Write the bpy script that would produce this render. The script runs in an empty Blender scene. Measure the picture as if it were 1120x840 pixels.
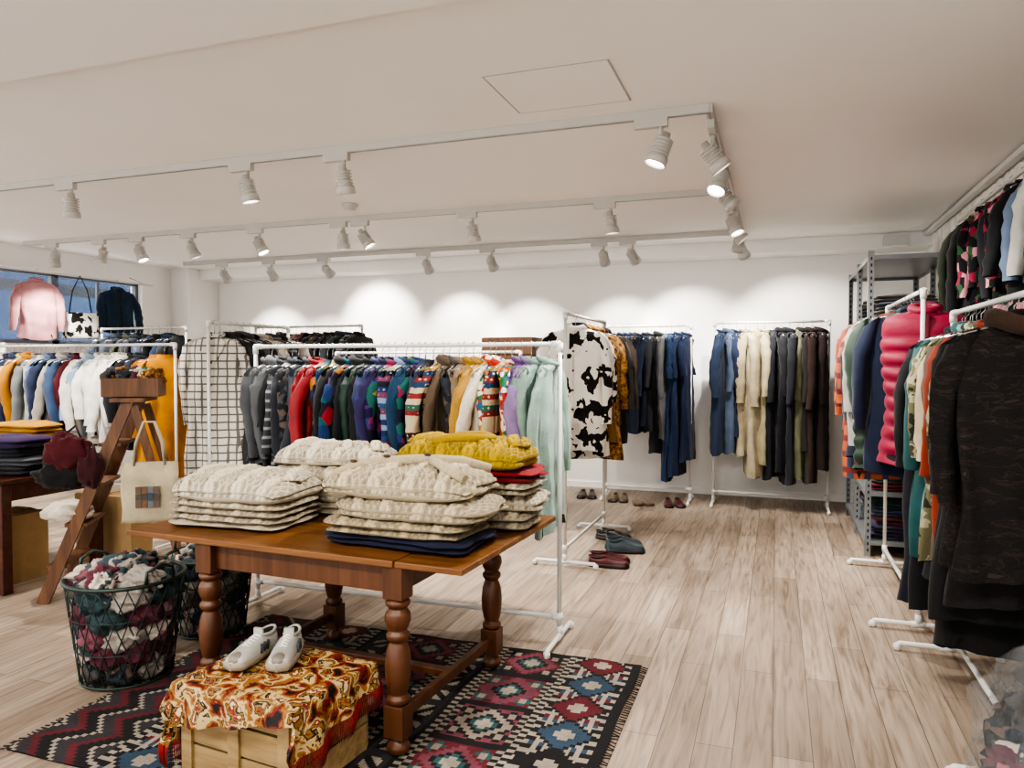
import bpy, math, random
from mathutils import Vector, Matrix, noise
pi=math.pi
# ---------------------------------------------------------------- helpers
def lin(h):
    if isinstance(h,str):
        h=h.lstrip('#')[:6]; c=[int(h[i:i+2],16)/255 for i in (0,2,4)]
    else: c=list(h)
    return tuple((v/12.92 if v<=.04045 else ((v+.055)/1.055)**2.4) for v in c)+(1.0,)
MATS={}
def nodes(name):
    m=bpy.data.materials.new(name); m.use_nodes=True
    nt=m.node_tree; b=nt.nodes['Principled BSDF']
    MATS[name]=m
    return m,nt,b
def N(nt,t,**kw):
    n=nt.nodes.new(t)
    for k,v in kw.items(): setattr(n,k,v)
    return n
def coords(nt,scale=(1,1,1),rot=(0,0,0),kind='Object'):
    tc=N(nt,'ShaderNodeTexCoord'); mp=N(nt,'ShaderNodeMapping')
    nt.links.new(tc.outputs[kind],mp.inputs['Vector'])
    mp.inputs['Scale'].default_value=scale; mp.inputs['Rotation'].default_value=rot
    return mp.outputs['Vector']
def ramp(nt,fac,stops,interp='LINEAR'):
    r=N(nt,'ShaderNodeValToRGB'); r.color_ramp.interpolation=interp
    e=r.color_ramp.elements
    while len(e)<len(stops): e.new(.5)
    for i,(p,c) in enumerate(stops):
        e[i].position=p; e[i].color=lin(c) if isinstance(c,str) else c
    nt.links.new(fac,r.inputs['Fac']); return r.outputs['Color']
def bump(nt,b,h,strength=.3,dist=.01):
    bp=N(nt,'ShaderNodeBump'); bp.inputs['Strength'].default_value=strength; bp.inputs['Distance'].default_value=dist
    nt.links.new(h,bp.inputs['Height']); nt.links.new(bp.outputs['Normal'],b.inputs['Normal'])
def noise_t(nt,vec,scale,detail=3,dist=0):
    n=N(nt,'ShaderNodeTexNoise'); n.inputs['Scale'].default_value=scale; n.inputs['Detail'].default_value=detail; n.inputs['Distortion'].default_value=dist
    nt.links.new(vec,n.inputs['Vector']); return n.outputs['Fac']
def mixc(nt,fac,a,b,mode='MIX'):
    m=N(nt,'ShaderNodeMix',data_type='RGBA',blend_type=mode)
    if isinstance(fac,(int,float)): m.inputs[0].default_value=fac
    else: nt.links.new(fac,m.inputs[0])
    for k,v in ((6,a),(7,b)):
        if isinstance(v,tuple): m.inputs[k].default_value=v
        else: nt.links.new(v,m.inputs[k])
    return m.outputs[2]
def simple(name,col,rough=.6,metal=0,nscale=0,namt=.1,bs=0,bstr=.2):
    m,nt,b=nodes(name); c=lin(col)
    b.inputs['Base Color'].default_value=c; b.inputs['Roughness'].default_value=rough; b.inputs['Metallic'].default_value=metal
    v=coords(nt)
    f=noise_t(nt,v,nscale or 8,4)
    d=tuple(x*(1-namt) for x in c[:3])+(1,)
    nt.links.new(ramp(nt,f,[(.3,d),(.7,c)]),b.inputs['Base Color'])
    if bs: bump(nt,b,noise_t(nt,v,bs,3),bstr,.004)
    return m
def fabric(name,bscale=260,bstr=.35,rough=.9,fold=True):
    m,nt,b=nodes(name); b.inputs['Roughness'].default_value=rough
    b.inputs['Sheen Weight'].default_value=.08
    a=N(nt,'ShaderNodeAttribute',attribute_name='Col'); v=coords(nt)
    f=noise_t(nt,v,9,4)
    d=ramp(nt,f,[(.25,(.72,.72,.72,1)),(.7,(1.1,1.1,1.1,1))])
    nt.links.new(mixc(nt,1.0,a.outputs['Color'],d,'MULTIPLY'),b.inputs['Base Color'])
    bump(nt,b,noise_t(nt,v,bscale,2),bstr,.004)
    return m
def ribknit(name):
    m,nt,b=nodes(name); b.inputs['Roughness'].default_value=.95; b.inputs['Sheen Weight'].default_value=.05
    a=N(nt,'ShaderNodeAttribute',attribute_name='Col'); v=coords(nt)
    vo=N(nt,'ShaderNodeTexVoronoi'); vo.inputs['Scale'].default_value=150; nt.links.new(v,vo.inputs['Vector'])
    d=ramp(nt,vo.outputs['Distance'],[(.0,(1.04,1.04,1.04,1)),(.85,(.74,.71,.67,1))])
    nt.links.new(mixc(nt,1.0,a.outputs['Color'],d,'MULTIPLY'),b.inputs['Base Color'])
    bump(nt,b,vo.outputs['Distance'],-.5,.004); return m
def cells(name,scale,cols,rough=.9,stretch=(1,1,1),metric=None,bmp=True):
    m,nt,b=nodes(name); b.inputs['Roughness'].default_value=rough
    v=coords(nt,stretch)
    vo=N(nt,'ShaderNodeTexVoronoi'); vo.inputs['Scale'].default_value=scale
    if metric: vo.distance=metric
    nt.links.new(v,vo.inputs['Vector'])
    s=N(nt,'ShaderNodeSeparateColor'); nt.links.new(vo.outputs['Color'],s.inputs[0])
    n=len(cols)
    nt.links.new(ramp(nt,s.outputs[0],[(i/n,c) for i,c in enumerate(cols)],'CONSTANT'),b.inputs['Base Color'])
    bump(nt,b,noise_t(nt,v,200,2),.3,.004); return m
def blotch(name,scale,stops,dist=0,detail=2,rough=.9,stretch=(1,1,1),bs=180,bst=.4):
    m,nt,b=nodes(name); b.inputs['Roughness'].default_value=rough
    v=coords(nt,stretch); f=noise_t(nt,v,scale,detail,dist)
    nt.links.new(ramp(nt,f,stops,'CONSTANT'),b.inputs['Base Color'])
    bump(nt,b,noise_t(nt,v,bs,2),bst,.008); return m
def plaid(name,ground,c1,c2,s=10,rough=.9,thr=.78,dirs=('X','Z')):
    m,nt,b=nodes(name); b.inputs['Roughness'].default_value=rough
    v=coords(nt)
    outs=[]
    for d in dirs:
        w=N(nt,'ShaderNodeTexWave',wave_type='BANDS',bands_direction=d,wave_profile='SIN'); w.inputs['Scale'].default_value=s
        nt.links.new(v,w.inputs['Vector']); outs.append(ramp(nt,w.outputs['Fac'],[(0,(0,0,0,1)),(thr,(1,1,1,1))],'CONSTANT'))
    c=lin(ground)
    for o_,cc in zip(outs,(c1,c2)): c=mixc(nt,o_,c,lin(cc))
    nt.links.new(c,b.inputs['Base Color']); return m
def wood(name,c1,c2,c3,rough=.4,along='X',s=1.0):
    m,nt,b=nodes(name); b.inputs['Roughness'].default_value=rough
    sc={'X':(2*s,28*s,28*s),'Y':(28*s,2*s,28*s),'Z':(28*s,28*s,2*s)}[along]
    v=coords(nt,sc); f=noise_t(nt,v,1.0,5,.6)
    nt.links.new(ramp(nt,f,[(.25,c1),(.5,c2),(.75,c3)]),b.inputs['Base Color'])
    bump(nt,b,f,.15,.003); return m

# materials
simple('white_wall','#f3f1ee',.85,0,3,.02)
simple('ceiling_paint','#f5f2ef',.9,0,2,.02)
simple('hatch_line','#b9b5b1',.8)
simple('white_metal','#d9d8d5',.35,0,12,.04)
simple('lamp_white','#c4c1bb',.4,0,12,.04)
simple('grey_metal','#8f9396',.4,.4,14,.15)
simple('dark_metal','#3d4a46',.45,.5,30,.25)
simple('chrome','#b8b8b8',.25,.9,10,.05)
simple('dark_in','#151312',.9)  # painted-in shade: near-black sheets inside hems, sleeves, shoe openings and post slots
simple('cardboard','#a98c63',.85,0,14,.12)
simple('window_frame','#6c7480',.4,.2)
fabric('fabric'); fabric('knit',120,.8,.95); ribknit('wool'); fabric('shiny',60,.25,.42); fabric('nylon',50,.3,.62); fabric('leather',90,.3,.4)
blotch('cow',10,[(0,'#e9e5dc'),(.55,'#15120f')],.5,2,bs=70,bst=.9)
blotch('leopard',30,[(0,'#3a2614'),(.40,'#7d5426'),(.52,'#a57b40'),(.68,'#2c1c10')],.3,3,bs=70,bst=.9)
blotch('tiger',9,[(0,'#141112'),(.52,'#2c231e'),(.56,'#1a1616'),(.66,'#3a2e26')],.8,2,stretch=(1,1,3.5),bs=60,bst=.9)
blotch('camo',11,[(0,'#2b2a22'),(.42,'#6d6a4f'),(.55,'#a39e84'),(.63,'#4a4434')],.5,2)
cells('multi_a',13,['#0d0f17','#0f5058','#3c2450','#861428','#122f5e','#15181f','#96651c','#123f32'])
cells('multi_b',16,['#12143a','#2b3470','#8a3050','#8f7d3a','#181a30','#1f5c54','#4a2a66'],stretch=(1,1,1.4))
cells('multi_c',26,['#ddd5c6','#a82a26','#c29230','#2a5a84','#d3cbbe','#2f6c44','#b0462a'],stretch=(1,1,1.5))
cells('floral',24,['#100e14','#17121a','#8c2440','#c98795','#100e14','#2f5a3a'])
cells('dark_print',30,['#1b1f26','#323237','#4a4a4e','#15161a','#5f5047','#25303c'])
cells('patch',13,['#b5a49d','#7a4f59','#525f66','#c4b9ad','#5e3745','#38494c','#8f8983','#9c6b72'])
for nm,cols in (('fairisle_a',['#3a1420','#b8a888','#1f3a5a','#7a2a2a','#20242c','#a07c38','#2a5a4c']),('fairisle_b',['#20305a','#7a8fae','#161a2a','#743a54','#c0b49c','#27486e'])):
    m,nt,b=nodes(nm); b.inputs['Roughness'].default_value=.95
    v=coords(nt,(28,28,34)); 
    vo=N(nt,'ShaderNodeTexVoronoi'); vo.distance='MANHATTAN'; vo.inputs['Scale'].default_value=1.0; vo.inputs['Randomness'].default_value=.12; nt.links.new(v,vo.inputs['Vector'])
    s_=N(nt,'ShaderNodeSeparateXYZ'); nt.links.new(vo.outputs['Position'],s_.inputs[0])
    wv=N(nt,'ShaderNodeTexWhiteNoise',noise_dimensions='1D'); fl=N(nt,'ShaderNodeMath',operation='ROUND'); nt.links.new(s_.outputs[2],fl.inputs[0]); nt.links.new(fl.outputs[0],wv.inputs['W'])
    n=len(cols); base=ramp(nt,wv.outputs['Value'],[(i/n,c) for i,c in enumerate(cols)],'CONSTANT')
    dot=ramp(nt,vo.outputs['Distance'],[(0,(1,1,1,1)),(.33,(0,0,0,1))],'CONSTANT')
    nt.links.new(mixc(nt,dot,base,lin(cols[1])),b.inputs['Base Color']); bump(nt,b,vo.outputs['Distance'],-.4,.006)
plaid('plaid_bw','#cfc9be','#6b6965','#605f5c',5.5,thr=.90)
plaid('plaid_or','#a85a39','#39455c','#6e302b',3.0,thr=.7)
plaid('stripes','#3b3e44','#8f9092','#3b3e44',6,dirs=('Z',))
wood('oak_top','#5a3a1c','#744c2b','#88623b',.35,'X',1)
wood('oak_leg','#452817','#57351f','#68432c',.4,'Z',.8)
wood('mahogany','#3a1c14','#4a251a','#5b3021',.3,'X')
wood('ladder_wood','#4d301d','#654228','#775233',.55,'Z')
wood('crate_wood','#7d6140','#988058','#ad946c',.7,'X')
blotch('tapestry',15,[(0,'#17110d'),(.37,'#741c16'),(.43,'#8f6226'),(.485,'#c2a878'),(.55,'#2c1a0e'),(.58,'#8f6b30'),(.62,'#7c2018'),(.66,'#cfc3a0')],.7,6,.6)
# floor
m,nt,b=nodes('floor_planks'); b.inputs['Roughness'].default_value=.45
v=coords(nt,(1,1,1),(0,0,pi/2))
br=N(nt,'ShaderNodeTexBrick'); br.offset=.37; br.inputs['Scale'].default_value=1; br.inputs['Brick Width'].default_value=1.25; br.inputs['Row Height'].default_value=.145
br.inputs['Mortar Size'].default_value=.0018; br.inputs['Color1'].default_value=lin('#a99a8b'); br.inputs['Color2'].default_value=lin('#918274'); br.inputs['Mortar'].default_value=lin('#5f5448')
nt.links.new(v,br.inputs['Vector'])
v2=coords(nt,(24,1.5,1)); g=noise_t(nt,v2,1,7,1.8)
gc=ramp(nt,g,[(.28,(.55,.51,.47,1)),(.45,(.87,.85,.83,1)),(.55,(1.0,1.0,1.0,1)),(.72,(1.16,1.16,1.16,1))])
v3=coords(nt,(6,.8,1)); g3=noise_t(nt,v3,1,4,.5); gc3=ramp(nt,g3,[(.3,(.82,.79,.76,1)),(.65,(1.06,1.06,1.06,1))])
c=mixc(nt,1.0,br.outputs['Color'],gc,'MULTIPLY'); c=mixc(nt,1.0,c,gc3,'MULTIPLY')
nt.links.new(c,b.inputs['Base Color']); bump(nt,b,g,.08,.003)
# rug
m,nt,b=nodes('kilim'); b.inputs['Roughness'].default_value=.95
a=N(nt,'ShaderNodeAttribute',attribute_name='Col'); v=coords(nt,(1,1,1)); f=noise_t(nt,v,160,2); f2=noise_t(nt,v,7,4)
c=mixc(nt,1.0,a.outputs['Color'],ramp(nt,f,[(.3,(.72,.72,.72,1)),(.7,(1.05,1.05,1.05,1))]),'MULTIPLY')
c=mixc(nt,1.0,c,ramp(nt,f2,[(.3,(.7,.68,.66,1)),(.7,(1.05,1.05,1.05,1))]),'MULTIPLY')
nt.links.new(c,b.inputs['Base Color']); bump(nt,b,f,.5,.004)
m,nt,b=nodes('lamp_lens'); b.inputs['Base Color'].default_value=(1,1,1,1); b.inputs['Emission Color'].default_value=(1,.95,.86,1); b.inputs['Emission Strength'].default_value=40
m,nt,b=nodes('glass'); b.inputs['Base Color'].default_value=(.8,.88,1,1); b.inputs['Roughness'].default_value=.02; b.inputs['Alpha'].default_value=.12
m,nt,b=nodes('clear_plastic'); b.inputs['Base Color'].default_value=(.45,.47,.48,1); b.inputs['Roughness'].default_value=.1; b.inputs['Alpha'].default_value=.16
bump(nt,b,noise_t(nt,coords(nt),14,4,1.5),.8,.03)
m,nt,b=nodes('facade'); v=coords(nt,(1,1,1),(pi/2,0,pi/2)); b.inputs['Roughness'].default_value=.8  # dusk painted into the dark blue colours, since the world light is bright
br=N(nt,'ShaderNodeTexBrick'); br.inputs['Scale'].default_value=1; br.inputs['Brick Width'].default_value=1.5; br.inputs['Row Height'].default_value=.9; br.inputs['Mortar Size'].default_value=.12; br.offset=0
br.inputs['Color1'].default_value=(.008,.035,.10,1); br.inputs['Color2'].default_value=(.015,.06,.16,1); br.inputs['Mortar'].default_value=(.01,.018,.03,1); nt.links.new(v,br.inputs['Vector']); nt.links.new(br.outputs['Color'],b.inputs['Base Color'])

class MB:
    def __init__(s): s.v=[];s.f=[];s.mi=[];s.c=[];s.sm=[];s.names=[]
    def m(s,n):
        if n not in s.names: s.names.append(n)
        return s.names.index(n)
    def face(s,idx,mat,col,smooth): s.f.append(idx); s.mi.append(mat); s.c.append(col); s.sm.append(smooth)
    def grid(s,rows,mat,col=(1,1,1,1),closed=False,smooth=True,cap0=False,cap1=False,colf=None):
        mi=s.m(mat); base=len(s.v); n=len(rows[0])
        for r in rows: s.v.extend([tuple(p) for p in r])
        for i in range(len(rows)-1):
            for j in range(n if closed else n-1):
                k=(j+1)%n
                s.face((base+i*n+j,base+i*n+k,base+(i+1)*n+k,base+(i+1)*n+j),mi,colf(i,j) if colf else col,smooth)
        if cap0: s.face(tuple(base+j for j in range(n))[::-1],mi,col,False)
        if cap1: s.face(tuple(base+(len(rows)-1)*n+j for j in range(n)),mi,col,False)
    def box(s,c,d,mat,col=(1,1,1,1),M=None,rz=0):
        x,y,z=d[0]/2,d[1]/2,d[2]/2; mi=s.m(mat); base=len(s.v)
        R=Matrix.Rotation(rz,4,'Z')
        for p in [(-x,-y,-z),(x,-y,-z),(x,y,-z),(-x,y,-z),(-x,-y,z),(x,-y,z),(x,y,z),(-x,y,z)]:
            q=Vector(c)+(R@Vector(p)); 
            if M: q=M@q
            s.v.append(tuple(q))
        for f in [(0,3,2,1),(4,5,6,7),(0,1,5,4),(1,2,6,5),(2,3,7,6),(3,0,4,7)]: s.face(tuple(base+i for i in f),mi,col,False)
    def beam(s,p0,p1,w,h,mat,col=(1,1,1,1),up=(0,0,1)):
        p0=Vector(p0);p1=Vector(p1);d=(p1-p0).normalized(); u=Vector(up)
        a=d.cross(u); 
        if a.length<1e-3: a=d.cross(Vector((0,1,0)))
        a.normalize(); b2=a.cross(d).normalized(); mi=s.m(mat); base=len(s.v)
        for p in (p0,p1):
            for i,j in ((-1,-1),(1,-1),(1,1),(-1,1)): s.v.append(tuple(p+a*w/2*i+b2*h/2*j))
        for f in [(0,1,2,3),(7,6,5,4),(0,4,5,1),(1,5,6,2),(2,6,7,3),(3,7,4,0)]: s.face(tuple(base+i for i in f),mi,col,False)
    def tube(s,pts,r,mat,col=(1,1,1,1),seg=8,closed=False,cap=True):
        pts=[Vector(p) for p in pts]; rows=[]; n=len(pts); prev=None
        for i,p in enumerate(pts):
            if closed: d=pts[(i+1)%n]-pts[i-1]
            else: d=pts[min(i+1,n-1)]-pts[max(i-1,0)]
            if d.length<1e-9: d=Vector((0,0,1))
            d.normalize()
            if prev is None:
                a=d.cross(Vector((0,0,1)))
                if a.length<1e-2: a=d.cross(Vector((1,0,0)))
            else: a=prev-d*prev.dot(d)
            a.normalize(); prev=a; b2=d.cross(a)
            rr=r[i] if isinstance(r,(list,tuple)) else r
            rows.append([p+a*math.cos(t)*rr+b2*math.sin(t)*rr for t in [2*pi*k/seg for k in range(seg)]])
        if closed: rows.append(rows[0])
        s.grid(rows,mat,col,closed=True,cap0=cap and not closed,cap1=cap and not closed)
    def lathe(s,prof,M,mat,col=(1,1,1,1),seg=16,cap=True,smooth=True):
        rows=[[M@Vector((r*math.cos(2*pi*k/seg),r*math.sin(2*pi*k/seg),z)) for k in range(seg)] for r,z in prof]
        s.grid(rows,mat,col,closed=True,cap0=cap,cap1=cap,smooth=smooth)
    def blob(s,c,r,mat,col,seed=0,amp=.25,fr=3,res=14,flat=None,rz=0):
        rows=[]; R=Matrix.Rotation(rz,3,'Z'); o=Vector((seed*3.7,seed*1.3,seed*2.1))
        for i in range(res+1):
            ph=pi*i/res; row=[]
            for j in range(res*2):
                th=2*pi*j/(res*2)
                d=Vector((math.sin(ph)*math.cos(th),math.sin(ph)*math.sin(th),math.cos(ph)))
                k=1+amp*(noise.noise(d*fr*.6+o)+.6*(.5-abs(noise.noise(d*fr*1.5+o*2)))*1.2)
                p=R@Vector((d.x*r[0]*k,d.y*r[1]*k,d.z*r[2]*k)); p=p+Vector(c)
                if flat is not None and p.z<flat: p.z=flat
                row.append(p)
            rows.append(row)
        s.grid(rows,mat,col,closed=True)
    def build(s,name,parent=None,loc=None):
        me=bpy.data.meshes.new(name); me.from_pydata(s.v,[],s.f)
        for n in s.names: me.materials.append(MATS[n])
        me.polygons.foreach_set('material_index',s.mi); me.polygons.foreach_set('use_smooth',s.sm)
        ca=me.color_attributes.new('Col','FLOAT_COLOR','CORNER')
        buf=[]
        for f,c in zip(s.f,s.c): buf.extend(tuple(c)*len(f))
        ca.data.foreach_set('color',buf); me.update()
        o=bpy.data.objects.new(name,me); bpy.context.scene.collection.objects.link(o)
        if parent: o.parent=parent
        return o
def group(name,*objs):
    e_=bpy.data.objects.new(name,None); bpy.context.scene.collection.objects.link(e_); e_.empty_display_size=.1
    for o in objs: o.parent=e_
    return e_

# ---------------------------------------------------------------- room
XL,XR,YF,YB,H=-7.9,1.45,-2.5,8.7,2.8
def roombox(name,lo,hi,mat):
    b=MB(); c=[(a+d)/2 for a,d in zip(lo,hi)]; b.box(c,[d-a for a,d in zip(lo,hi)],mat); return b.build(name)
def multibox(name,L,mat):
    b=MB()
    for lo,hi in L: b.box([(p+q)/2 for p,q in zip(lo,hi)],[q-p for p,q in zip(lo,hi)],mat)
    return b.build(name)
roombox('floor',(XL-.2,YF-.2,-.1),(XR+.2,YB+.2,0),'floor_planks')
b=MB(); b.box(((XL+XR)/2,(YF+YB)/2,H+.1),(XR-XL+.4,YB-YF+.4,.2),'ceiling_paint')
b.box(((XL+XR)/2,(YF+2.4)/2,H-.02),(XR-XL,2.4-YF,.04),'ceiling_paint'); b.build('ceiling')
roombox('wall_back',(XL-.2,YB,0),(XR+.2,YB+.2,H),'white_wall')
roombox('wall_right',(XR,YF,0),(XR+.2,YB,H),'white_wall')
multibox('wall_left',(((XL-.2,3.9,0),(XL,YB,1.72)),((XL-.2,YF,0),(XL,3.9,.4)),((XL-.2,YF,2.55),(XL,YB,H)),((XL-.2,3.6,.4),(XL,3.9,2.55)),((XL-.2,YF,.4),(XL,YF+.4,2.55)),((XL-.2,7.6,1.72),(XL,YB,2.55))),'white_wall')  # unseen stretch nearest the front is left open to admit extra fill light
multibox('wall_front',(((XL,YF-.2,0),(XR,YF,.1)),((XL,YF-.2,2.7),(XR,YF,H)),((XL,YF-.2,.1),(XL+.3,YF,2.7)),((XR-.3,YF-.2,.1),(XR,YF,2.7)),((-3.4,YF-.2,.1),(-3.2,YF,2.7))),'white_wall')  # unseen wall; its wide opening is added so world light fills the room
roombox('trim_beam',(XL,8.3,2.66),(XR,YB,H),'white_wall')
roombox('trim_column',(XL,8.1,0),(-7.6,YB,H),'white_wall')
roombox('baseboard_back',(-7.6,YB-.015,0),(XR,YB,.07),'white_wall')
roombox('baseboard_right',(XR-.015,YF,0),(XR,YB-.015,.07),'white_wall')
for i,(y0,y1) in enumerate(((3.9,6.4),(6.4,7.6))):
    b=MB(); x=XL-.1
    for yy in (y0+.02,y1-.02): b.box((x,yy,2.135),(.06,.045,.83),'window_frame')
    for zz in (1.74,2.53): b.box((x,(y0+y1)/2,zz),(.06,y1-y0,.045),'window_frame')
    b.box((x,(y0+y1)/2,2.135),(.03,.03,.8),'window_frame')
    b.box((x,(y0+y1)/2,2.135),(.006,y1-y0-.05,.8),'glass')
    b.build('window_%d'%(i+1))
b=MB(); b.box((-14,14,3),(.3,14,9),'facade'); b.build('building_facade')
b=MB(); x0,x1,y0,y1=-1.27,-.69,3.16,3.68
b.box(((x0+x1)/2,(y0+y1)/2,H-.002),(x1-x0-.012,y1-y0-.012,.004),'ceiling_paint')
for p,q in (((x0,y0),(x1,y0)),((x1,y0),(x1,y1)),((x1,y1),(x0,y1)),((x0,y1),(x0,y0))): b.beam((p[0],p[1],H-.001),(q[0],q[1],H-.001),.006,.004,'hatch_line')
b.build('ceiling_hatch')
b=MB(); b.lathe([(.0,-.045),(.045,-.045),(.055,-.03),(.07,-.012),(.07,0)],Matrix.Translation((-3.3,5.3,H)),'lamp_white',seg=24); b.build('smoke_detector')
b=MB(); b.tube([(.95,8.66,H-.16),(.95,8.66,1.8)],.012,'white_metal'); b.box((1.1,8.28,2.72),(.22,.1,.1),'white_metal'); b.build('wall_conduit')

# ---------------------------------------------------------------- track lights
ZT=2.765
T1,T2,T3=3.87,5.75,7.6
def track(p,q):
    b=MB(); b.beam((p[0],p[1],ZT+.012),(q[0],q[1],ZT+.012),.034,.044,'lamp_white')
    b.beam((p[0],p[1],ZT-.011),(q[0],q[1],ZT-.011),.010,.004,'grey_metal'); b.build('ceiling_light_track')
track((-6.8,T1),(-.33,T1)); track((-7.6,T2),(-.35,T2)); track((-7.2,T3),(-.35,T3)); track((-.33,T1-.01),(-.33,8.1))
random.seed(5)
def lamp(x,y,aim,along,E=40,ang=88):
    b=MB(); ax=(.17,.036,.045) if along=='x' else (.036,.17,.045)
    b.box((x,y,ZT-.033),ax,'lamp_white')
    sx,sy=(.05,0) if along=='x' else (0,.05)
    px,py=x+sx,y+sy
    b.tube([(px,py,ZT-.05),(px,py,ZT-.1)],.012,'lamp_white')
    d=Vector(aim).normalized(); c=Vector((px,py,ZT-.165))
    q=d.to_track_quat('Z','Y').to_matrix().to_4x4(); M=Matrix.Translation(c)@q
    b.beam((px,py,ZT-.1),tuple(c),.016,.05,'lamp_white')
    prof=[(.0,-.085),(.022,-.085),(.024,-.05)]
    for k in range(5): 
        z=-.05+k*.018; prof+=[(.038,z),(.050,z+.002),(.050,z+.009),(.038,z+.011)]
    prof+=[(.049,.04),(.056,.05),(.059,.088),(.053,.088),(.046,.07)]
    b.lathe(prof,M,'lamp_white',seg=20,cap=False)
    b.lathe([(.0,.068),(.0465,.069)],M,'lamp_lens',seg=20,cap=False)
    o=b.build('track_spotlight')
    L=bpy.data.lights.new('spot','SPOT'); L.energy=E; L.spot_size=math.radians(ang); L.spot_blend=.7; L.shadow_soft_size=.035; L.color=(1,.945,.87)
    lo=bpy.data.objects.new('spot_bulb',L); bpy.context.scene.collection.objects.link(lo); lo.parent=o
    lo.matrix_world=Matrix.Translation(c+d*.095)@((-d).to_track_quat('Z','Y').to_matrix().to_4x4())
E=152
for x,a in ((-4.7,(-.1,.1,-1)),(-3.2,(.15,.15,-1)),(-2.5,(0,.3,-1)),(-.62,(-.35,-.15,-1)),(-6.0,(-.2,.2,-1))): lamp(x,T1,a,'x',E*.9,92)
for x,a in ((-7.2,(-.3,.2,-1)),(-6.54,(-.2,-.1,-1)),(-6.04,(.4,.1,-1)),(-5.39,(.3,.3,-1)),(-4.6,(.5,.1,-1)),(-3.7,(0,.1,-1)),(-3.48,(.6,.2,-1)),(-2.45,(.1,.2,-1)),(-1.28,(.1,.1,-1))): lamp(x,T2,a,'x',E*.9,92)
for x,a,k in ((-6.6,(0,1.0,-1),1.0),(-5.89,(.1,.8,-1),.8),(-5.1,(.1,1.3,-.75),1.2),(-3.78,(0,1.1,-.9),1.1),(-3.0,(.1,1.0,-1),.9),(-1.75,(0,1.0,-1),.9),(-1.45,(.5,1.1,-1),1.0)): lamp(x,T3,a,'x',E*k,68)
for y,a in ((4.05,(.7,.2,-1)),(4.6,(-.3,-.5,-1)),(5.1,(.9,.3,-1)),(6.1,(.4,-.2,-1)),(6.5,(.9,.1,-1)),(7.0,(-.2,.7,-1)),(7.5,(.5,.9,-1))): lamp(-.33,y,a,'y',E*.85,88)
track((-5.5,.6),(.8,.6))  # added track out of view; its spots are extra fill
for x,a in ((-4.6,(0,.6,-1)),(-3.2,(.1,.9,-1)),(-2.0,(0,.9,-1)),(-.7,(.1,.8,-1)),(.5,(.1,.9,-1))): 
    lamp(x,.6,a,'x',E*.65,110)

# ---------------------------------------------------------------- racks & garments
def rack(p0,p1,Hh,foot=.24,low=.1,name='rail_frame'):
    b=MB(); p0=Vector((p0[0],p0[1],0)); p1=Vector((p1[0],p1[1],0)); d=(p1-p0).normalized(); n=Vector((-d.y,d.x,0)); r=.0125; Z=Vector((0,0,1)); zf=.04
    def fit(p,ax,l=.03): b.tube([p-ax*l,p+ax*l],.0175,'white_metal',seg=10)
    for p,sg in ((p0,1),(p1,-1)):
        b.tube([p+Z*zf,p+Z*Hh],r,'white_metal',seg=10)
        b.tube([p-n*foot+Z*.004,p-n*foot+Z*.025,p-n*(foot-.018)+Z*zf,p+n*(foot-.018)+Z*zf,p+n*foot+Z*.025,p+n*foot+Z*.004],r,'white_metal',seg=10)
        fit(p+Z*zf,n,.035); fit(p+Z*(zf+.03),Z,.025); fit(p+Z*(Hh-.02),Z,.025); fit(p+Z*Hh+d*sg*.02,d,.025)
        fit(p-n*(foot-.01)+Z*.02,Z,.015); fit(p+n*(foot-.01)+Z*.02,Z,.015)
        fit(p+Z*(zf+low),Z,.025); fit(p+Z*(zf+low)+d*sg*.02,d,.02)
    b.tube([p0+Z*Hh,p1+Z*Hh],r,'white_metal',seg=10); b.tube([p0+Z*(zf+low),p1+Z*(zf+low)],r,'white_metal',seg=10)
    return b.build(name)

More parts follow.
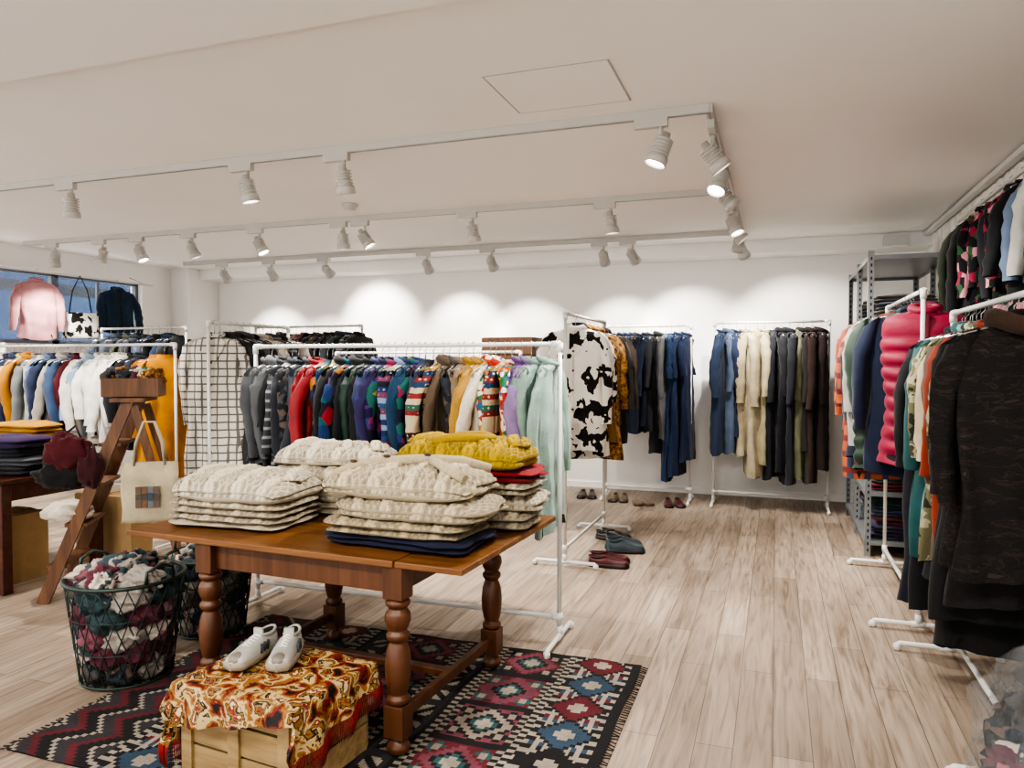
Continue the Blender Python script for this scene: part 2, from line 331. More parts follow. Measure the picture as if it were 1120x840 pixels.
def spow(v,e): return math.copysign(abs(v)**e,v)
def garment(mb,P,ang,w=.44,L=.75,th=.08,mat='fabric',col='#333333',sl=.56,seed=0,quilt=0,flare=None,fold=.012,nt=34,front=False,tilt=0,hanger='chrome',collar=None,neck=0):
    R=random.Random(seed*7+3); col=lin(col) if isinstance(col,str) else col
    if flare is None: flare=1.0+max(0,L-.95)*.35
    c,s=math.cos(ang),math.sin(ang); ph=R.uniform(0,6.28); ph2=R.uniform(0,6.28); fq=R.uniform(45,80); hs=R.uniform(-.02,.02)
    def T(x,y,z):
        return Vector((P[0]+c*x-s*y,P[1]+s*x+c*y,P[2]+z))
    hk=[T(0.0,0,-.085),T(0,0,-.03),T(.014,0,-.016),T(.017,0,.004),T(.0,0,.0185),T(-.015,0,.008)]
    mb.tube(hk,.0022,hanger,seg=5)
    mb.tube([T(-w*.43,0,-.145),T(-w*.2,0,-.115),T(0,0,-.085),T(w*.2,0,-.115),T(w*.43,0,-.145)],.006,hanger,seg=5)
    prof=[(-.082,.058,.045),(-.098,.064,.043),(-.108,.075,.042),(-.122,w*.27,.044),(-.142,w*.42,max(.03,th*.42)),(-.175,w*.475,th*.5),(-.24,w*.47,th*.55)]
    K=18 if not quilt else 44
    for i in range(1,K+1):
        q=i/K; z=-.24-(L-.24)*q; prof.append((z,w*(.47-.02*math.sin(q*pi))*(1+(flare-1)*q),th*(.55+.12*q)))
    rows=[]
    for (z,hw,ht) in prof:
        g=min(1,max(0,(-z-.15)/.35)); row=[]
        qa=1
        if quilt and z<-.12:
            qa=1+quilt*(abs(math.sin(-z*pi/.085))**.6-.5)
        for k in range(nt):
            a=2*pi*k/nt; x=hw*spow(math.cos(a),.85)*(1+(qa-1)*.25); y=ht*spow(math.sin(a),.8)*qa
            y+=g*fold*(math.sin(x*fq+ph+z*1.5)+.7*math.sin(x*fq*.53+ph2-z*3))
            y+=.25*fold*math.sin(z*40+x*12+ph)*(g>0)
            x+=g*(.014*math.sin(z*9+ph2+a*2)+hs)
            dz=g*g*.014*math.sin(a*2+ph) 
            row.append(T(x,y+tilt*z,z+dz))
        rows.append(row)
    ccol=lin(collar) if collar else col
    mb.grid(rows,mat,col,closed=True,colf=(lambda i,j: ccol if i<3 else col))
    if neck:
        mb.tube([T(.068*math.cos(t),.052*math.sin(t),-.092-.018*math.sin(t)*-1) for t in [2*pi*k/14 for k in range(14)]],.013+.012*(neck-1),mat,tuple(v*.85 for v in ccol[:3])+(1,),seg=7,closed=True)
    hem=rows[-1]; cc=sum(hem,Vector())/len(hem); up=Vector((0,0,.05))
    mb.grid([hem,[p*.9+cc*.1+up for p in hem],[p*.2+cc*.8+up*1.5 for p in hem]],'dark_in',(0,0,0,1),closed=True)
    if sl>0:
        for sg in (-1,1):
            sw=R.uniform(-.03,.045); fw=R.uniform(-.05,.045); rr=[];n2=12; el=R.uniform(-.03,.03)
            for i in range(13):
                q=i/12; z=-.15-sl*q; cx=sg*(w*.42+ .045*min(1,q*3)+sw*q+el*math.sin(q*pi)*.5); cy=fw*q+el*math.sin(q*pi)+.008*math.sin(q*5+ph)
                ra=.05*(1-.25*q)*(.8 if i==0 else 1); rb=min(.052,th*.55)*(1-.15*q)
                qk=1+(quilt*.8*(abs(math.sin(q*sl*pi/.085))-.5) if quilt else .06*math.sin(q*22+ph+sg)+.07*math.sin(q*41+ph2))
                if i>=11: qk*=.85
                row=[]
                for k in range(n2):
                    a=2*pi*k/n2; kk=1+.13*math.sin(3*a+ph+q*4)
                    row.append(T(cx+ra*qk*kk*math.cos(a),cy+rb*qk*kk*math.sin(a)+tilt*z,z+(.03*math.cos(a)*-sg if i<2 else 0)))
                rr.append(row)
            mb.grid(rr,mat,col,closed=True)
            hem=rr[-1]; cc=sum(hem,Vector())/len(hem)
            mb.grid([hem,[p*.3+cc*.7+Vector((0,0,.02)) for p in hem]],'dark_in',(0,0,0,1),closed=True)
    if front:
        dk=tuple(v*.6 for v in col[:3])+(1,)
        zs=[-.13-(L-.16)*i/12 for i in range(13)]
        yy=lambda z: -th*(.5+.15*min(1,-z))-.008-fold*min(1,max(0,(-z-.15)/.35))
        mb.grid([[T(-.013+hs,yy(z)+tilt*z,z),T(-.006+hs,yy(z)-.004+tilt*z,z),T(.013+hs,yy(z)-.004+tilt*z,z),T(.02+hs,yy(z)+tilt*z,z)] for z in zs],mat,dk)
        for sg in (-1,1):
            mb.grid([[T(sg*.05,-.045,-.085),T(sg*.10,-.06,-.15)],[T(sg*.02,-.05,-.10),T(sg*.085,-.072,-.2)],[T(sg*.005,yy(-.3)+.0,-.30),T(sg*.02,yy(-.3)-.003,-.31)]],mat,tuple(v*.8 for v in col[:3])+(1,))
        for i in range(2,11,2):
            z=zs[i]; mb.blob(T(.003,yy(z)-.006+tilt*z,z),(.009,.006,.009),'leather',lin('#3a2a1c'),res=4,amp=0)
def row_clothes(name,p0,p1,Hh,specs,w=.44,th=None,seed=0,jit=.14,base=0):
    b=MB(); p0=Vector(p0);p1=Vector(p1); n=len(specs); d=(p1-p0); a0=math.atan2(d.y,d.x)+pi/2+base; sp=d.length/max(1,n-1); R=random.Random(seed)
    for i,sx in enumerate(specs):
        ex=sx[4] if len(sx)>4 else {}
        P=p0+d*((i+R.uniform(-.25,.25))/max(1,n-1)); kw=dict(w=w*R.uniform(.82,1.14),th=(th or min(.13,sp*1.3)*R.uniform(.8,1.25)),neck=R.choice((0,1,1,2)),tilt=R.uniform(-.02,.02)); kw.update(ex)
        garment(b,(P.x,P.y,Hh),a0+R.uniform(-jit,jit),L=sx[2]*R.uniform(.86,1.12),mat=sx[0],col=sx[1],sl=sx[3]*R.uniform(.82,1.05),seed=seed*50+i,**kw)
    return b.build(name)
F='fabric';K='knit'
r_=rack((-3.03,3.78),(-1.08,3.78),1.6)
A=[(K,'#4f5256',.78,.55),(K,'#606366',.8,.55),(K,'#303236',.75,.5),('stripes','#444444',.8,.5),(F,'#2b2f38',.8,.5),('dark_print','#444444',.78,.5),(F,'#3a3f47',.75,.5),
 (F,'#85121d',.72,.55),('nylon','#8f1520',.75,.55,{'quilt':.2}),('multi_a','#ffffff',.78,.5),('fairisle_a','#ffffff',.78,.55),(F,'#101216',.78,.55,{'quilt':.25}),('multi_a','#ffffff',.78,.55),(F,'#1c1e24',.8,.5),('nylon','#0e3328',.75,.5),(F,'#101116',.75,.5,{'quilt':.25}),
 ('nylon','#1c2a5c',.75,.5),(F,'#2c2350',.75,.5),('multi_b','#ffffff',.75,.5),('fairisle_b','#ffffff',.75,.5),(K,'#1a3c58',.72,.5),('multi_b','#ffffff',.75,.5),(K,'#2e3a52',.7,.5),(K,'#232230',.72,.5),('fairisle_a','#ffffff',.72,.5),(K,'#5f5040',.72,.5),('dark_print','#ffffff',.72,.5),(K,'#85735c',.7,.5),
 (K,'#a5791c',.7,.5),('wool','#b08a40',.7,.5),('wool','#ddd6c7',.7,.5),('multi_c','#ffffff',.75,.5),('fairisle_a','#ffffff',.75,.5),('multi_c','#ffffff',.75,.5),(K,'#66487f',.72,.5),(K,'#857099',.72,.5),(K,'#80998e',.85,.55),(K,'#93aca2',.9,.55)]
group('clothing_rack_of_colourful_knitwear',r_,row_clothes('hanging_knitwear',(-2.9,3.78),(-1.15,3.78),1.6,A,seed=1))
r_=rack((-3.95,4.4),(-3.95,5.35),1.8)
q_=row_clothes('hanging_coats',(-3.95,5.3),(-3.95,4.62),1.8,[(F,'#9a938a',1.0,.56),(F,'#2b2c30',1.05,.56),('stripes','#ffffff',1.0,.56),(F,'#b9a78e',1.1,.56),(F,'#d8d4cb',1.0,.56),(F,'#242529',1.1,.56),(K,'#55585c',1.0,.56),(F,'#1f2024',1.1,.56),(K,'#35373b',1.0,.56)],seed=2,base=pi)
b=MB(); garment(b,(-3.98,4.5,1.8),.35,w=.44,L=1.16,th=.11,mat='plaid_bw',col='#dddddd',sl=.62,seed=77,front=True,neck=1); group('clothing_rack_of_coats',r_,q_,b.build('plaid_coat'))
r_=rack((-1.45,5.22),(-1.45,6.52),1.86)
b=MB(); garment(b,(-1.42,5.40,1.86),.05,w=.5,L=1.02,th=.15,mat='cow',col='#ffffff',sl=.66,seed=5,front=True,neck=2)
q_=row_clothes('hanging_animal_print_coats',(-1.45,6.4),(-1.45,5.58),1.86,[(F,'#41362c',1.0,.6),(F,'#1c1b1c',1.1,.6),('leopard','#ffffff',1.0,.6),('leopard','#ffffff',1.05,.6),(F,'#85602f',1.05,.6),('leopard','#ffffff',1.1,.6),('cow','#ffffff',1.05,.6)],seed=3,w=.54,base=pi)
group('clothing_rack_of_animal_print_coats',r_,q_,b.build('cow_print_coat'))
r_=rack((-1.78,8.1),(-.86,8.1),1.9)
Es=[(F,'#1e3350',1.05,.6),(F,'#16243e',1.05,.6),(F,'#223a5c',1.1,.6),(F,'#42464c',1.1,.6),(F,'#172236',1.1,.6),(F,'#1a2740',1.15,.6),(F,'#2f3237',1.1,.6),(F,'#1d2024',1.3,.6),(F,'#5b5d60',1.2,.6),(F,'#1c3354',1.5,.4),(F,'#172c4e',1.55,.4),(F,'#152646',1.55,.4)]
group('clothing_rack_of_denim_jackets',r_,row_clothes('hanging_denim_jackets',(-1.68,8.1),(-.92,8.1),1.9,Es,seed=4))
r_=rack((-.62,8.1),(.5,8.1),1.92)
Fs=[(F,'#2b3a54',1.35,.6),(F,'#52617a',1.4,.6),(F,'#1f2d48',1.35,.6),(F,'#a89d82',1.5,.7),(F,'#b4a98f',1.6,.7),(F,'#a09372',1.6,.7),(F,'#aca183',1.55,.7),(F,'#1c1e26',1.55,.7),(F,'#16181f',1.55,.7),(F,'#22242d',1.5,.7),(F,'#6b6f56',1.5,.7),(F,'#2a2524',1.5,.7),(F,'#35231f',1.45,.7),(F,'#2a1d1b',1.5,.7)]
group('clothing_rack_of_trench_coats',r_,row_clothes('hanging_trench_coats',(-.55,8.1),(.42,8.1),1.92,Fs,seed=6,w=.46))
r_=rack((-6.9,4.75),(-4.6,4.75),1.65)
Is=[(F,'#1a2036',.8,.55),(F,'#1e2740',.8,.55),(F,'#d9d5cc',.8,.55),(F,'#1e2740',.8,.55),(F,'#27324f',.8,.55),(F,'#c8b670',.8,.55),(F,'#b87c20',.82,.55),(F,'#7d7f80',.8,.55),(F,'#a9a8a4',.8,.55),(F,'#4c6a8c',.8,.55),(F,'#24304c',.8,.55),(F,'#a7a096',.8,.55),(F,'#3a4f70',.82,.55),(F,'#5e1f2a',.8,.55),(F,'#d3d0c8',.8,.55),(F,'#8fa3ba',.82,.55),(F,'#efece6',.82,.55),(F,'#e9e7e2',.85,.55),(F,'#efede8',.85,.55),(F,'#e9e7e2',.85,.55),(F,'#16191f',.85,.55),(F,'#2c333f',.8,.55)]
q_=row_clothes('hanging_shirts',(-6.7,4.75),(-4.95,4.75),1.65,Is,seed=7)
b=MB(); garment(b,(-4.70,4.74,1.65),pi/2-.35,w=.44,L=1.08,th=.12,mat=F,col='#cc8808',sl=.6,seed=9); garment(b,(-4.8,4.76,1.65),pi/2,w=.44,L=1.0,th=.08,mat=F,col='#c07d08',sl=.6,seed=10); group('clothing_rack_of_shirts',r_,q_,b.build('yellow_jacket'))
r_=rack((-7.14,6.3),(-5.95,6.3),1.88)
group('clothing_rack_of_dark_jackets',r_,row_clothes('hanging_dark_jackets',(-7.0,6.3),(-6.05,6.3),1.88,[(F,c,1.0,.6) for c in ('#2c3442','#3a4656','#20252e','#4a5240','#2b3a54','#33363a','#243048','#4a5a70','#2a2d33','#39404a','#2d4060','#23262c')],seed=8))
r_=rack((-5.85,7.3),(-4.4,7.3),1.92)
group('clothing_rack_of_dresses',r_,row_clothes('hanging_dresses',(-5.75,7.3),(-4.45,7.3),1.92,[(m,c,1.2,.55) for m,c in (('dark_print','#ffffff'),(F,'#3a3f3a'),(F,'#6c6254'),('dark_print','#ffffff'),(F,'#2b2d31'),(F,'#8a8074'),('floral','#ffffff'),(F,'#2c2f36'),(F,'#5b5146'),('dark_print','#ffffff'),(F,'#232427'),(F,'#3d4a52'),('stripes','#ffffff'),(F,'#2a2a2c'))],seed=9))
r_=rack((-4.15,6.4),(-2.2,6.4),1.6)
group('clothing_rack_of_jumpers',r_,row_clothes('hanging_jumpers',(-4.05,6.4),(-2.3,6.4),1.6,[(m,c,.8,.55) for m,c in (('dark_print','#ffffff'),(K,'#5c4a38'),(F,'#3a2f27'),(K,'#57606b'),(F,'#1f2125'),('dark_print','#ffffff'),(F,'#23252c'),(K,'#2f4436'),('multi_b','#ffffff'),(F,'#1b1c20'),(F,'#402a2a'),(K,'#6a5b4a'),(F,'#242833'),('dark_print','#ffffff'),(F,'#1f2024'),(K,'#4a3b30'),(F,'#2a2d33'))],seed=10))
b=MB(); tx=-2.47
b.box((tx,6.95,1.62),(.5,.36,.26),'ladder_wood'); 
for i in range(3): b.box((tx,6.765,1.53+i*.09),(.52,.012,.07),'ladder_wood')
for x in (tx-.22,tx+.22):
    for y in (6.8,7.1): b.beam((x,y,0),(x,y,1.5),.035,.035,'ladder_wood')
b.build('wooden_trunk_stand')
# G
GX=.76
r_=rack((GX,4.62),(GX,6.0),1.9)
q_=row_clothes('hanging_outdoor_jackets',(GX,5.9),(GX,4.92),1.9,[('plaid_or','#ffffff',1.05,.62),('plaid_or','#ffffff',1.0,.62),(F,'#8c4030',1.0,.62),(F,'#4f5c72',1.05,.62),('plaid_or','#ffffff',1.05,.62),('nylon','#1a2437',1.05,.62),(F,'#999794',1.05,.62),(F,'#1b2743',1.05,.62),('nylon','#2c4034',1.08,.62,{'quilt':.3}),(F,'#131e38',1.1,.62)],seed=11,w=.6,base=pi)
b=MB(); garment(b,(GX+.03,4.74,1.9),-.15,w=.46,L=.98,th=.22,mat='nylon',col='#8c1238',sl=0,seed=12,quilt=.3,fold=.003,front=True,nt=40,neck=2); group('clothing_rack_of_outdoor_jackets',r_,q_,b.build('puffer_vest'))
# H
r_=rack((.84,4.28),(.84,3.02),1.75)
Hs=[(F,'#141926',1.35,.6),(F,'#10141e',1.3,.6),(F,'#121419',1.3,.6),(F,'#2c5a5c',1.15,.62),(F,'#7ba29c',1.05,.62),(F,'#22262b',1.3,.6),('camo','#ffffff',1.1,.62),(F,'#bfb194',1.1,.62),(F,'#5d5243',1.2,.62),(F,'#8c3318',1.2,.62),('camo','#ffffff',1.1,.62),(F,'#111114',1.4,.6),(F,'#0c0d0f',1.35,.6),('tiger','#ffffff',1.2,.66,{'w':.48}),(K,'#1c181a',1.1,.66,{'w':.48}),('tiger','#ffffff',1.12,.66,{'w':.5})]
q_=row_clothes('hanging_long_coats',(.86,4.18),(.86,3.14),1.75,Hs,seed=13,w=.43,base=0,jit=.1)
b=MB(); b.tube([(.86+.12*math.cos(t),3.12+.07*math.sin(t),1.645+.02*math.cos(t*2)) for t in [2*pi*k/20 for k in range(20)]],[.035]*20,'knit',lin('#3a281c'),seg=10,closed=True)
group('clothing_rack_of_long_coats',r_,q_,b.build('fur_collar'))
# upper tier
b=MB(); b.tube([(1.2,6.0,2.5),(1.2,2.9,2.5)],.013,'white_metal')
for y in (5.95,4.5,3.0): b.tube([(1.2,y,2.5),(1.44,y,2.5)],.012,'white_metal'); b.lathe([(.03,0),(.03,.01)],Matrix.Translation((1.44,y,2.5))@Matrix.Rotation(pi/2,4,'Y'),'white_metal')
r_=b.build('wall_mounted_rail')
Us=[(F,'#20251c',.8,.55),(F,'#131415',.78,.55),('floral','#ffffff',.72,.5),('floral','#ffffff',.72,.5),(F,'#20232a',.72,.5),('floral','#ffffff',.72,.5),(F,'#14161c',.75,.5),(F,'#6d829c',.72,.5),(F,'#c7c6c0',.7,.5),(F,'#3a577c',.72,.5),(F,'#1c2f4c',.72,.5),(F,'#a9a49a',.72,.5)]
group('wall_rail_of_blouses',r_,row_clothes('hanging_blouses',(1.2,5.3),(1.2,3.3),2.5,Us,seed=14,w=.32,th=.1,base=0))
b=MB(); rows=[]
for z in (2.74,2.6,2.2,1.5,.8,.12):
    rows.append([(1.42+.02*math.sin(y*2*pi/.085)+(.005*math.sin(y*31+z*2)),y,z) for y in [2.0+i*.0142 for i in range(430)]])
b.grid(rows,'fabric',lin('#f0ebe2')); r_=b.build('pleats')
b=MB(); b.box((1.38,5.1,2.77),(.05,6.4,.035),'white_metal'); group('pleated_curtain',r_,b.build('curtain_rail'))

# ---------------------------------------------------------------- folded knits
def cable(x,y):
    P=.085; c=((x/P)%1-.5)*P; col=int(math.floor(x/P)); 
    if abs(c)<.022:
        a=.0095*math.sin(2*pi*y/.055+(col%2)*pi); b_=.0095*math.sin(2*pi*y/.055+(col%2)*pi+2.1)
        r=max(math.exp(-((c-a)/.0058)**2),math.exp(-((c+a)/.0058)**2)*.8,math.exp(-((c-b_)/.0058)**2)*.6)
        if abs(abs(c)-.02)<.0035: r=-.7
        return r
    d=abs(((abs(c)-.0325)/.0105)); zz=((y/.035)%1)*2-1
    return .6*math.exp(-((d-abs(zz))/.28)**2)-.1
def slab(b,c,w,d,h,rz,mat,col,seed,res=.012,cb=0,sag=.3,cs=.62,ex=3.4,rough=1.0):
    nx=max(12,int(w/res)); ny=max(10,int(d/res)); R=Matrix.Rotation(rz,3,'Z'); o=Vector((seed*5.1,seed*2.3,0))
    for sgn in (1,-1):
        if sgn<0: NX,NY=24,16
        else: NX,NY=nx,ny
        rows=[]; cbs={}
        for j in range(NY+1):
            t=math.sin((j/NY*2-1)*pi/2); row=[]
            for i in range(NX+1):
                s_=math.sin((i/NX*2-1)*pi/2)
                e=max(0,(1-abs(s_)**ex))**.5*max(0,(1-abs(t)**ex))**.5
                x=s_*w/2; y=t*d/2
                lo=noise.noise(Vector((x*6,y*6,seed*1.7))+o); l2=noise.noise(Vector((x*14,y*14,seed*2.7))+o)
                x2=x*(1+.11*rough*noise.noise(Vector((y*8,seed*3.1,0)))); y2=y*(1+.13*rough*noise.noise(Vector((x*7,seed*4.3,1))))
                k=1-.09*(abs(s_)**4)*(abs(t)**4); x2*=k; y2*=k
                z=sgn*h/2*e+(lo*.22+l2*.09)*h*e*rough-(sag*h*.5*(s_**4+t**4) if sgn>0 else sag*h*.25*(s_**4+t**4))
                if cb and sgn>0:
                    wx=x+.012*noise.noise(Vector((x*5,y*5,seed+3.3))); cv=cable(wx*cs,y*cs); cbs[(j,i)]=cv; z+=cb*cv*min(1,e*1.6)
                q=R@Vector((x2,y2,0)); row.append((c[0]+q.x,c[1]+q.y,c[2]+z))
            rows.append(row)
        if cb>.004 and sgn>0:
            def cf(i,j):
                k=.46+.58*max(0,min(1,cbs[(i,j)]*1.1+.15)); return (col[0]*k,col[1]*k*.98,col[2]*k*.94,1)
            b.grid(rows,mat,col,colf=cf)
        else: b.grid(rows,mat,col)
def stack(b,c,w,d,items,rz,seed=0,z0=.0,mat='wool',topres=.0042,mid=.007,sleeves=False):
    R=random.Random(seed); z=z0
    n=len(items)
    for k,(h,col,cb) in enumerate(items):
        col=lin(col); top=(k==n-1)
        ox,oy=R.uniform(-.03,.03),R.uniform(-.02,.02); rr=rz+R.uniform(-.1,.1); hh=h/2
        ww=w*R.uniform(.90,1.03); dd=d*R.uniform(.93,1.03)
        if h>=.075:
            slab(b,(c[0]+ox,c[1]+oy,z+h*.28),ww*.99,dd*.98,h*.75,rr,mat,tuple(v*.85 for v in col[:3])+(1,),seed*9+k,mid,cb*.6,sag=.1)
            slab(b,(c[0]+ox,c[1]+oy,z+h*.62),ww,dd,h*.92,rr,mat,col,seed*9+k+4,topres if top else mid,cb,sag=.3 if top else .1)
        else:
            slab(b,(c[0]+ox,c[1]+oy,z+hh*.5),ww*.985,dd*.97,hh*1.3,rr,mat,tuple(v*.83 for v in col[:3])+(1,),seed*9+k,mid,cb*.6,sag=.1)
            slab(b,(c[0]+ox,c[1]+oy,z+hh*1.5),ww,dd,hh*1.4,rr,mat,col,seed*9+k+4,topres if top else mid,cb,sag=.1)
        if top and sleeves:
            for sg in (-1,1):
                slab(b,(c[0]+ox+sg*w*.22,c[1]+oy+.01,z+h*1.0),w*.44,d*.5,.045,rr+sg*.35,mat,col,seed*9+k+7,topres*1.1,cb*.85,ex=2.6)
        z+=h
    return z
# ---------------------------------------------------------------- metal shelving
b=MB(); x0,x1,y0,y1=.66,1.26,6.3,7.95
for x in (x0,x1):
    for y in (y0,(y0+y1)/2,y1):
        sx=1 if x==x0 else -1; sy=1 if y<y1 else -1
        b.box((x+sx*.02,y,1.18),(.04,.004,2.36),'grey_metal'); b.box((x,y+sy*.02,1.18),(.004,.04,2.36),'grey_metal')
        for k in range(46): b.box((x+sx*.02,y-.003,.05+k*.05),(.01,.003,.022),'dark_in')
for z in (.12,.5,.9,1.35,1.85,2.32):
    b.box(((x0+x1)/2,(y0+y1)/2,z),(x1-x0,y1-y0,.006),'grey_metal')
    for y in (y0,y1): b.box(((x0+x1)/2,y,z-.012),(x1-x0,.006,.035),'grey_metal')
    for x in (x0,x1): b.box((x,(y0+y1)/2,z-.012),(.006,y1-y0,.035),'grey_metal')
sh=[b.build('shelving_frame')]
for (z,cols,nn) in ((.123,('#6a2c3a','#2c4a4f','#3a3550','#46566a'),5),(.503,('#234046','#7a2f3a','#2a2c38','#4a5a54'),5),(.903,('#27303f','#5d5a55','#3b2b3f'),5),(1.353,('#4a5560','#27303f','#6d6258'),4),(1.853,('#3d4652','#5d5a55'),3)):
    for (x,y) in ((.96,6.52),(.96,7.0),(.96,7.5)):
        b=MB(); stack(b,(x,y),.48,.36,[(.06,random.choice(cols),.001) for _ in range(nn)],0,int(z*30+y*7),z,mat=K,topres=.02,mid=.03); sh.append(b.build('folded_jeans'))
group('metal_shelving',*sh)
TZ=.768
CR='#cbc1ac'
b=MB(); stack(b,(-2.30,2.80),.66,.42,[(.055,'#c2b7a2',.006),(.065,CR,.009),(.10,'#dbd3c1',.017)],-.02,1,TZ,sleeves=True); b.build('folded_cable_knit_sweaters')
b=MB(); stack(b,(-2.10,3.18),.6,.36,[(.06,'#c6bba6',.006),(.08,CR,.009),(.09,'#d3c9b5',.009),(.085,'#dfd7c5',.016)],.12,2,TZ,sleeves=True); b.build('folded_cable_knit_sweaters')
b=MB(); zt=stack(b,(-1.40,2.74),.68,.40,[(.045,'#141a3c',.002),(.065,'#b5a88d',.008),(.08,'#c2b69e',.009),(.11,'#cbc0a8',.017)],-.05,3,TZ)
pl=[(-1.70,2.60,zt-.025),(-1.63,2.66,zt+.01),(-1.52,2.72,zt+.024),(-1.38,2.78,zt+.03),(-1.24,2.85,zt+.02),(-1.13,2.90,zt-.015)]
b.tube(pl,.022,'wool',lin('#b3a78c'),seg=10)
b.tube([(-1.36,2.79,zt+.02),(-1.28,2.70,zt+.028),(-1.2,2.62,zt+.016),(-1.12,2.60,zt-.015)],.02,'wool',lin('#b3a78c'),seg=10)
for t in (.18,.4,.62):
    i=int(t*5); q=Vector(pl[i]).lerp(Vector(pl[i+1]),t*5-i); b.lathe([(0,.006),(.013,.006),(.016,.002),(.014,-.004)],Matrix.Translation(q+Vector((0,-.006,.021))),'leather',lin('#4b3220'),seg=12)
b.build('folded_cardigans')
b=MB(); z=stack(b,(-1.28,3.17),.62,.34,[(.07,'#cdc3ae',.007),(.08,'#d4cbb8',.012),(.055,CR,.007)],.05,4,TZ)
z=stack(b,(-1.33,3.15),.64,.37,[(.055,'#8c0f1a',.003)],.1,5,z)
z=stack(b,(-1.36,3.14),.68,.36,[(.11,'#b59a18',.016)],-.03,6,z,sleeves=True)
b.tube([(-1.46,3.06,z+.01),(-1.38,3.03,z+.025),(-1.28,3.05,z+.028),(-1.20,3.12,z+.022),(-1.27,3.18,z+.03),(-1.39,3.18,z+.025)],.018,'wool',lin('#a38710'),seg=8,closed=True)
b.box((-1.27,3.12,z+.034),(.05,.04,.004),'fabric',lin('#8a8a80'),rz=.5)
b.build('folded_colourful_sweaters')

# ---------------------------------------------------------------- main table
e=Matrix.Translation((-1.10,2.42,.0115))@Matrix.Rotation(math.radians(-3),4,'Z')
b=MB()
b.box((-.81,.51,.737),(1.14,1.03,.026),'oak_top'); 
b.box((-.095,.51,.735),(.285,1.015,.024),'oak_top'); b.box((-1.505,.51,.735),(.235,1.015,.024),'oak_top')
b.box((-.715,.495,.715),(.93,.85,.02),'oak_leg')
lx=(-.25,-1.18); ly=(.05,.92)
for y in ly: b.box((-.715,y,.665),(.93,.024,.1),'oak_leg')
for x in lx: b.box((x,.495,.665),(.024,.85,.1),'oak_leg')
for x in lx: b.box((x,.495,.135),(.03,.85,.045),'oak_leg')
b.box((-.715,.495,.135),(.93,.045,.03),'oak_leg')
prof=[(.0,0),(.028,0),(.04,.012),(.043,.03),(.034,.05),(.026,.058),(.026,.07)]
prof2=[(.028,.19),(.04,.2),(.042,.215),(.03,.23),(.036,.245),(.044,.29),(.046,.34),(.042,.39),(.033,.42),(.028,.43),(.04,.445),(.042,.46),(.03,.475),(.038,.49),(.046,.515),(.044,.54),(.03,.56),(.042,.572),(.044,.585),(.03,.6)]
for x in lx:
    for y in ly:
        b.lathe([(r*1.08,z) for r,z in prof],Matrix.Translation((x,y,0)),'oak_leg',seg=20)
        b.box((x,y,.13),(.084,.084,.125),'oak_leg'); b.lathe([(r*1.1,z) for r,z in prof2],Matrix.Translation((x,y,0)),'oak_leg',seg=24)
        b.box((x,y,.665),(.086,.086,.135),'oak_leg')
o=b.build('wooden_table'); o.matrix_world=e
md=o.modifiers.new('bev','BEVEL'); md.width=.004; md.segments=2; md.limit_method='ANGLE'

# ---------------------------------------------------------------- kilim rug
cs=.0108; X0,X1,Y0,Y1=-2.8,-.6,2.0,3.62; nx=int((X1-X0)/cs); ny=int((Y1-Y0)/cs)
C={k:lin(v) for k,v in dict(k='#19171a',g='#363338',c='#a0978a',r='#66202a',p='#793f4c',t='#2c575a',b='#344a5f',w='#92877a',o='#6e5430',n='#2c1e1a').items()}
def rugc(i,j):
    x=nx-1-i
    if x<4: return 'k'
    per=[(4,30,'A'),(30,33,'L'),(33,64,'B'),(64,67,'L'),(67,82,'D'),(82,85,'L'),(85,116,'B'),(116,119,'L'),(119,134,'D'),(134,137,'L'),(137,163,'A'),(163,166,'L'),(166,nx+1,'Z')]
    for a,bb,t in per:
        if a<=x<bb: break
    u=x-a; wd=bb-a; cx=wd/2-.5
    if t=='L': return 'c' if (j//2)%2 else 'k'
    if t=='A':
        v=(j%22)-10.5; col=['b','r','k','b','r'][(j//22)%5]
        qq=int(abs(u-cx)//2*2+abs(v)//2*2*.9)
        if qq<3: return 'c'
        if qq<9: return col
        if qq<11: return 'k'
        if abs(v)>8 and (int(u)//2)%2: return col
        return 'c' if int(u)>3 and int(u)<wd-4 else ('k' if (j//3)%2 else 'c')
    if t=='B':
        n_=j//30; v=(j%30)-14.5; qq=abs(u-cx)//2*2+abs(v)//2*2
        base=['r','r','p','r','k','r'][(n_+(0 if a<70 else 1))%6]; acc=['k','r','k','p','r','r'][(n_)%6]
        if abs(v)>13: return 'k'
        if qq<3: return 'c'
        if qq<5: return 't'
        if qq<8: return 'k'
        if qq<12: return 'p' if base!='p' else 'w'
        if qq<14: return acc
        h=abs(abs(u-cx)-9)//2+abs(abs(v)-8)//2
        if h<1: return 'w'
        if h<2: return 't' if n_%2 else 'k'
        if abs(u-cx)>12.5 : return 'k' if (j//2)%2 else 'w'
        return base
    if t=='D':
        v=(j%14); s=(u+ (v if (j//14)%2 else 14-v))%8
        if 3<u<wd-4 and 2<v<12: return 'c' if s<4 else 'k'
        return 'k' if (u<2 or u>wd-3) else 'g'
    s=(u//2*2+abs((j%20)-10)//2*2)%18
    return 'g' if s<6 else ('c' if s<8 else ('k' if s<14 else 'r'))
b=MB(); rows=[[(X0+i*cs+.004*math.sin(j*.11),Y0+j*cs,.009+.002*math.sin(i*.21+j*.05)) for i in range(nx+1)] for j in range(ny+1)]
b.grid(rows,'kilim',colf=lambda jj,ii:C[rugc(ii,jj)])
b.box(((X0+X0+nx*cs)/2,(Y0+Y0+ny*cs)/2,.0035),(nx*cs-.012,ny*cs-.012,.006),'kilim',C['k'])
R=random.Random(3)
